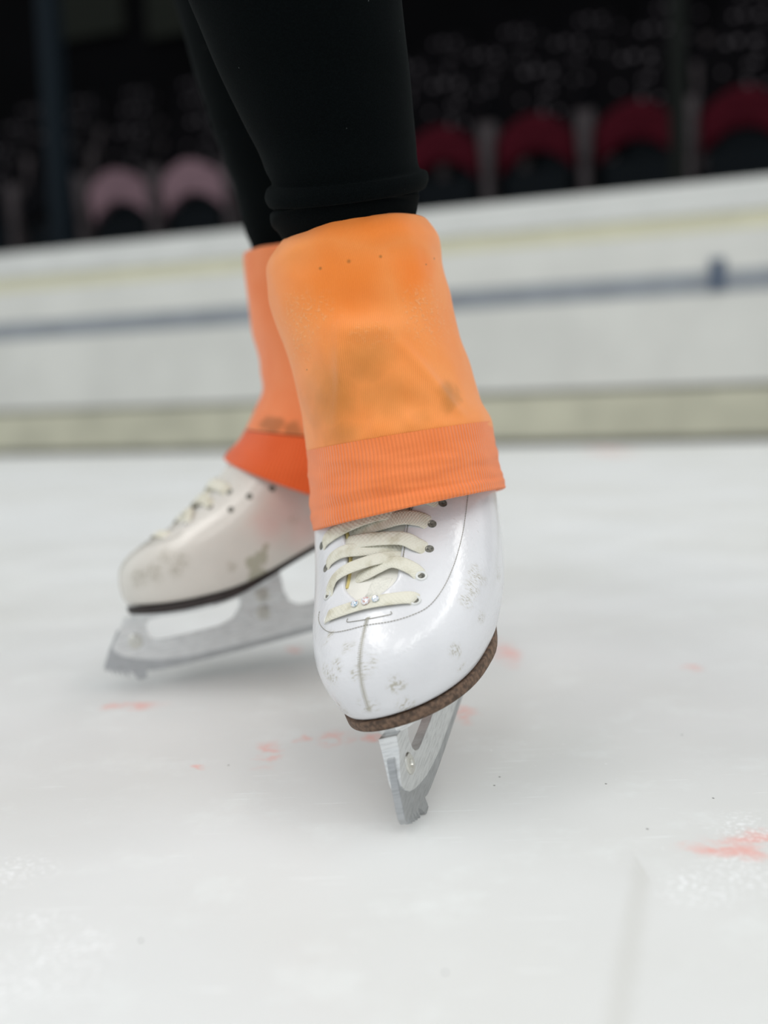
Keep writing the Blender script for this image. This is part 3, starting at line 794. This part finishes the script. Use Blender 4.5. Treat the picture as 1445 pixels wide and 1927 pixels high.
# ================================================================== RINK
def ice_mat():
    t = NT('rink_ice'); v = t.coord()
    base = t.mix(t.ramp(t.noise(v, 2.2, 3), .3, .7), lin(228, 229, 229), lin(219, 219, 216))
    base = t.mix(t.ramp(t.noise(v, 18, 5, .65), .50, .75, 0, .5), base, lin(236, 239, 238))
    sc = t.noise(t.mapping(v, rot=(0, 0, .5), scale=(14, 220, 1)), 1, 3, .6)
    sc2 = t.noise(t.mapping(v, rot=(0, 0, -.9), scale=(10, 160, 1)), 1, 3, .6)
    scr = t.math('ADD', t.ramp(sc, .66, .72, 0, .5), t.ramp(sc2, .68, .74, 0, .5))
    base = t.mix(scr, base, lin(242, 244, 244))
    base = t.mix(t.math('MULTIPLY', t.ramp(t.noise(v, 260, 2), .70, .74), t.ramp(t.noise(v, 9, 2), .5, .65, 0, .6)), base, (1, 1, 1))
    marks = [(250, 1328, .030, .010), (212, 1327, .008, .008), (505, 1418, .012, .022), (572, 1388, .008, .009), (872, 1345, .010, .020), (858, 1336, .012, .012), (632, 1390, .016, .016), (950, 1228, .018, .045), (1300, 1256, .012, .010), (555, 1224, .014, .012), (1372, 1600, .030, .012), (385, 1443, .006, .005), (1330, 1600, .014, .010), (1145, 849, .12, .30), (700, 1388, .012, .010), (1420, 1580, .018, .010)]
    wp_ = t.noise(v, 60, 4, .6, 'Color')
    vv = t.vmath('ADD', v, t.vmath('MULTIPLY', t.vmath('SUBTRACT', wp_, (.5, .5, .5)), (.03, .03, 0)))
    m = t.spots(vv, [(on_plane(x, y), (a, b*1.6, 1)) for x, y, a, b in marks], .0)
    m = t.math('MULTIPLY', m, t.ramp(t.noise(v, 70, 4, .6), .36, .60))
    base = t.mix(t.math('MULTIPLY', m, .55), base, lin(246, 140, 122))
    specks = [(1283, 1383), (1342, 1502), (1140, 1475), (930, 1478), (1218, 1560), (940, 1462), (265, 1770), (838, 1830), (430, 1440)]
    snow = t.spots(vv, [(on_plane(x, y), (a, b, 1)) for x, y, a, b in ((20, 1640, .03, .03), (60, 1730, .03, .012), (40, 1850, .045, .035), (110, 1800, .03, .03), (1320, 1670, .025, .03), (1400, 1640, .03, .03), (1400, 1560, .025, .03), (1290, 1690, .012, .012), (160, 1780, .02, .02))], .0)
    base = t.mix(t.math('MULTIPLY', t.math('MULTIPLY', snow, t.ramp(t.noise(v, 330, 3, .6), .50, .62)), .75), base, lin(250, 251, 252))
    ca, cb = on_plane(1208, 1640), on_plane(1150, 1990)
    crack = t.spots(t.vmath('ADD', v, t.vmath('MULTIPLY', t.vmath('SUBTRACT', wp_, (.5, .5, .5)), (.004, .004, 0))), [(ca.lerp(cb, k/19), (.0024, .026, 1)) for k in range(20)], .1)
    base = t.mix(t.math('MULTIPLY', crack, .28), base, lin(190, 188, 180))
    base = t.mix(t.math('MULTIPLY', t.spots(v, [(on_plane(x, y), (.0009, .0013, 1)) for x, y in specks], .3), .8), base, (.08, .08, .07))
    h = t.math('ADD', t.noise(v, 30, 5, .6), t.math('MULTIPLY', scr, -.3))
    nb = t.bump(h, .25, .002)
    return t.out(base, t.ramp(t.noise(v, 8, 3), .3, .7, .34, .5), 0, nb, .25, Subsurface_Weight=.6, Subsurface_Radius=(1, 1, 1), Subsurface_Scale=.11)
bm = bmesh.new(); bmesh.ops.create_grid(bm, x_segments=1, y_segments=1, size=1)
for v in bm.verts: v.co = Vector((v.co.x*12, v.co.y*9-1.5, 0))
# clip to the boards: ice ends under them
P0 = on_plane(722, 844); DX = Vector((3.699, -1.417, 0)).normalized(); NX = Vector((-DX.y, DX.x, 0))
MR = Matrix.Translation(P0) @ Matrix((( DX.x, NX.x, 0, 0), (DX.y, NX.y, 0, 0), (0, 0, 1, 0), (0, 0, 0, 1))) @ Matrix.Scale(1.042, 4)
for v in bm.verts: v.co = MR @ Vector((math.copysign(18, v.co.x), -14 if v.co.y < 0 else .06, 0))
ice = bm_obj('floor', bm, ice_mat()); ice['kind'] = 'structure'

M_BWHITE = plain('white_board', lin(205, 205, 200), .4, 0, 3, .05)
M_BTOP = plain('board_cap', lin(203, 204, 201), .4, 0, 4, .04)
M_BSHADE = plain('grey_blue_shade', lin(136, 141, 147), .4, 0, 5, .1)
M_BLINE = plain('pale_yellow_line', lin(205, 202, 176), .4, 0, 5, .05)
M_KICK = plain('cream_kickplate', lin(183, 181, 162), .45, 0, 4, .10)
M_JOINT_SHADOW = plain('dark_joint_and_shadow', lin(84, 82, 76), .6)  # for the panel joint and the painted shadow line at the base
boards = empty('rink_board', P0, label='long white rink boards behind the skates with grey shade strip and cream kickplate', category='barrier')
boards.matrix_world = MR
XL, XR = -18, 14
def strip(name, z0, z1, y0, y1, mat, bev=0.0):
    b = bmesh.new(); box_bm(b, (XL, y0, z0), (XR, y1, z1)); return bm_obj(name, b, mat, boards, bev)
strip('kickplate', .03, .225, -.006, .06, M_KICK)
strip('base_shadow_strip', 0.0, .03, .004, .06, M_JOINT_SHADOW)  # shadow line along the foot of the boards, built as a dark strip
strip('joint_strip', .225, .245, .004, .06, M_JOINT_SHADOW)
strip('board_panel', .245, .622, 0, .06, M_BWHITE)
strip('shade_strip', .622, .712, -.004, .06, M_BSHADE)  # shade line across the boards, built as a grey strip
strip('upper_panel', .712, .875, 0.0, .06, M_BWHITE)
strip('yellow_line', .875, .945, -.002, .06, M_BLINE)
strip('top_cap', .945, 1.075, -.02, .14, M_BTOP, .015)
q = MR.inverted() @ at_depth(1350, 500, 4.67)
b = bmesh.new(); box_bm(b, (q.x-.03, -.02, .63), (q.x+.03, .0, .76)); bm_obj('gate_latch', b, plain('dark_blue_latch', lin(70, 84, 104), .4), boards, .006)

# ---- stands
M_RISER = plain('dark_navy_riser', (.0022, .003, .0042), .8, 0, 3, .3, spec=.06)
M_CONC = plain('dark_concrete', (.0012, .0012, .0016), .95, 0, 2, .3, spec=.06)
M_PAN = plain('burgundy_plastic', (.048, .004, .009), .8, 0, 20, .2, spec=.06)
M_PANLIT = plain('lit_burgundy_plastic', (.22, .14, .165), .7, 0, 20, .15, spec=.06)  # burgundy pans that catch the light, the highlight put into the colour
M_POST = plain('grey_seat_bracket', (.055, .047, .05), .7, 0, 20, .2, spec=.06)
def glint_dots():
    t = NT('charcoal_with_glints'); uv = t.coord('Object')
    d = t.voro(t.mapping(uv, scale=(1, .01, 1)), 17)
    c = t.mix(t.ramp(d, .16, .30), (.085, .078, .085), (.0012, .001, .0016))  # pale dots coloured in for glints on the textured seat backs
    return t.out(c, .85, spec=.05)
M_GLINT = glint_dots()
def stand_step(name, y0, y1, z1):
    b = bmesh.new(); box_bm(b, (-18, y0, 0), (14, y1, z1)); o = bm_obj(name, b, M_RISER); o.matrix_world = MR; o['kind'] = 'structure'; return o
stand_step('trim_1', .55, 1.55, 1.02); stand_step('trim_2', 1.55, 2.4, 1.42); stand_step('trim_3', 2.4, 3.3, 1.82)
b = bmesh.new(); box_bm(b, (-18, 3.3, 0), (14, 3.45, 6)); o = bm_obj('wall_back', b, M_CONC); o.matrix_world = MR; o['kind'] = 'structure'
def seat_meshes():
    # backrest: curved panel with rounded top
    n, m = 13, 9; V = []; Fc = []
    def grid(fn, th):
        b = bmesh.new(); A = [[b.verts.new(fn(i/(n-1)*2-1, j/(m-1))) for i in range(n)] for j in range(m)]
        Bk = [[b.verts.new(Vector(fn(i/(n-1)*2-1, j/(m-1)))+Vector((0, th, 0))) for i in range(n)] for j in range(m)]
        for j in range(m-1):
            for i in range(n-1):
                b.faces.new((A[j][i], A[j][i+1], A[j+1][i+1], A[j+1][i])); b.faces.new((Bk[j][i], Bk[j+1][i], Bk[j+1][i+1], Bk[j][i+1]))
        for i in range(n-1):
            b.faces.new((A[0][i], Bk[0][i], Bk[0][i+1], A[0][i+1])); b.faces.new((A[-1][i], A[-1][i+1], Bk[-1][i+1], Bk[-1][i]))
        for j in range(m-1):
            b.faces.new((A[j][0], A[j+1][0], Bk[j+1][0], Bk[j][0])); b.faces.new((A[j][-1], Bk[j][-1], Bk[j+1][-1], A[j+1][-1]))
        bmesh.ops.recalc_face_normals(b, faces=b.faces)
        me = bpy.data.meshes.new('seat'); b.to_mesh(me); b.free(); return me
    back = grid(lambda u, v: (u*.215*(1-.10*max(0, v-.75)*4*abs(u)), .10+.10*v-.05*u*u, .56+.44*v-.05*v*abs(u)**3), .025)
    pan = grid(lambda u, v: (u*.212, -.02+.04*(1-v)-.03*(1-u*u), .49+.18*v-.12*u*u), .07)
    return back, pan
back_me, pan_me = seat_meshes()
bb = bmesh.new(); box_bm(bb, (-.022, -.04, 0), (.022, .08, .42))
vs = box_bm(bb, (-.05, -.04, .40), (.05, .10, .66))
for v in vs:
    if v.co.z > .5: v.co.x *= .95
    else: v.co.x *= .5
b2 = bmesh.new(); box_bm(b2, (-.17, .02, .10), (.17, .06, .40)); base_me = bpy.data.meshes.new('seat_base'); b2.to_mesh(base_me); b2.free()
base_me.materials.append(plain('dark_blue_seat_base', (.0045, .0065, .0085), .7, spec=.06))
bracket_me = bpy.data.meshes.new('bracket'); bb.to_mesh(bracket_me); bb.free()
for me_, mt in ((back_me, M_GLINT), (pan_me, M_PAN), (bracket_me, M_POST)): me_.materials.append(mt)
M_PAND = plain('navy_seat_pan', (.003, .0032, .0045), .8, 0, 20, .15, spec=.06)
pan_dark = pan_me.copy(); pan_dark.materials.clear(); pan_dark.materials.append(M_PAND)
pan_lit = pan_me.copy(); pan_lit.materials.clear(); pan_lit.materials.append(M_PANLIT)
proto = None
SP = .52
def make_seat(x, y, z, label, group, pink='red'):
    global proto
    if proto is None:
        r = empty('stadium_seat'); r['category'] = 'seat'
        for nm, me_ in (('backrest', back_me), ('seat_pan', pan_me), ('bracket', bracket_me), ('seat_base', base_me)):
            o = obj(nm, me_, None, r, nm in ('backrest', 'seat_pan'))
            if nm == 'bracket': o.location.x = -SP/2
        proto = r
        for o in r.children:
            if o.name.startswith('seat_pan'): o.data = {'pink': pan_lit, 'dark': pan_dark, 'red': pan_me}[pink]
    else:
        r = proto.copy(); COL.objects.link(r)
        for ch in list(proto.children):
            c = ch.copy(); COL.objects.link(c); c.parent = r
            if c.name.startswith('seat_pan'): c.data = {'pink': pan_lit, 'dark': pan_dark, 'red': pan_me}[pink]
    r.matrix_world = MR @ Matrix.Translation((x, y, z))
    r['label'] = label; r['group'] = group
    return r
ordn = ['first', 'second', 'third', 'fourth', 'fifth', 'sixth', 'seventh', 'eighth', 'ninth', 'tenth', 'eleventh', 'twelfth', 'thirteenth', 'fourteenth']
# bracket at photo column 1080 fixes the row
q = MR.inverted() @ at_depth(1080, 320, 5.6)
x_ref = q.x
for row, (yy, zz, nm) in enumerate(((1.0, 1.02, 'front'), (1.85, 1.42, 'middle'), (2.7, 1.82, 'back'))):
    xs = [x_ref+SP/2+SP*k for k in range(-10, 4)]
    k = 0
    for i, x in enumerate(xs):
        w = MR @ Vector((x, yy, zz+.5)); d = CAMROT.inverted() @ (w-CAMPOS); px = W/2+F*d.x/-d.z
        if px < -120 or px > W+130: continue
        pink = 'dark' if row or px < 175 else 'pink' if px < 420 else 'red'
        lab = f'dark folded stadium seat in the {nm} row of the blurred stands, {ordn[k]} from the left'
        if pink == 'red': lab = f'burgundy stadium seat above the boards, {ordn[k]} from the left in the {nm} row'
        if pink == 'pink': lab = f'burgundy stadium seat, pan coloured pink for a highlight, {ordn[k]} from the left in the {nm} row'
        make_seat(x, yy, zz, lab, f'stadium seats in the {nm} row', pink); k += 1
# columns and wall panels at the back
def post(x, y, w, z1, mat, label):
    b = bmesh.new(); box_bm(b, (-w/2, -w/2, 0), (w/2, w/2, z1)); r = bmesh.ops.create_cube(b, size=1)
    for v in r['verts']: v.co = Vector((v.co.x*w*1.5, v.co.y*w*1.5, .03+v.co.z*.06))
    o = bm_obj('support_column', b, mat, None, .006); o.matrix_world = MR @ Matrix.Translation((x, y, 0)); o['label'] = label; o['category'] = 'column'; o['group'] = 'columns by the stands'; return o
M_COLN = plain('blue_grey_column', (.006, .010, .014), .6, spec=.06)
q = MR.inverted() @ at_depth(80, 150, 6.3); post(q.x, .40, .10, 4, M_COLN, 'dark blue column in front of the stands at far left')
q = MR.inverted() @ at_depth(1280, 100, 5.3); post(q.x, .44, .07, 4, plain('green_grey_column', (.006, .0075, .0065), .6, spec=.06), 'dark grey column between the seats at right')
M_PANEL = plain('grey_green_panel', (.011, .0125, .010), .8, spec=.06)
for (xa, xb, yt, yb) in ((108, 232, -60, 85), (285, 420, -60, 78)):
    pa = MR.inverted() @ at_depth(xa, yb, 9.3); Yw = 3.3
    def onwall(px, py):
        Mi = MR.inverted(); o_ = Mi @ CAMPOS; d_ = Mi.to_3x3() @ ray(px, py); return o_+d_*((Yw-o_.y)/d_.y)
    a, c = onwall(xa, yb), onwall(xb, yt)
    b = bmesh.new(); box_bm(b, (a.x, 3.24, a.z), (c.x, 3.3, c.z)); o = bm_obj('wall_panel', b, M_PANEL, None, .008); o.matrix_world = MR
    o['label'] = 'grey green panel on the back wall, ' + ('left of the two at upper left' if xa < 200 else 'right of the two, beside the far leg'); o['category'] = 'wall panel'; o['group'] = 'panels on the back wall'

# ================================================================== LIGHT
w = bpy.data.worlds.new('arena'); S.world = w; w.use_nodes = True
w.node_tree.nodes['Background'].inputs[0].default_value = (.92, .97, 1.0, 1)
w.node_tree.nodes['Background'].inputs[1].default_value = .55
def area(name, loc, sx, sy, power, rot=(0, 0, 0), col=(1, .985, .95), spread=180):
    l = bpy.data.lights.new(name, 'AREA'); l.shape = 'RECTANGLE'; l.size = sx; l.size_y = sy; l.energy = power; l.color = col
    l.spread = math.radians(spread)
    o = bpy.data.objects.new(name, l); COL.objects.link(o); o.location = loc; o.rotation_euler = rot; return o
for i, (x, y) in enumerate(((-4, -2), (4, -2), (-4.2, 1.8), (3.6, 2.2), (-1.2, -6), (1.8, -6))):
    area('ceiling_lamp', (x, y, 7.5), 1.2, 5.0, 80)
S.view_settings.view_transform = 'Standard'; S.view_settings.look = 'None'
S.view_settings.exposure = 0.37; S.view_settings.gamma = 1; S.view_settings.use_curve_mapping = False
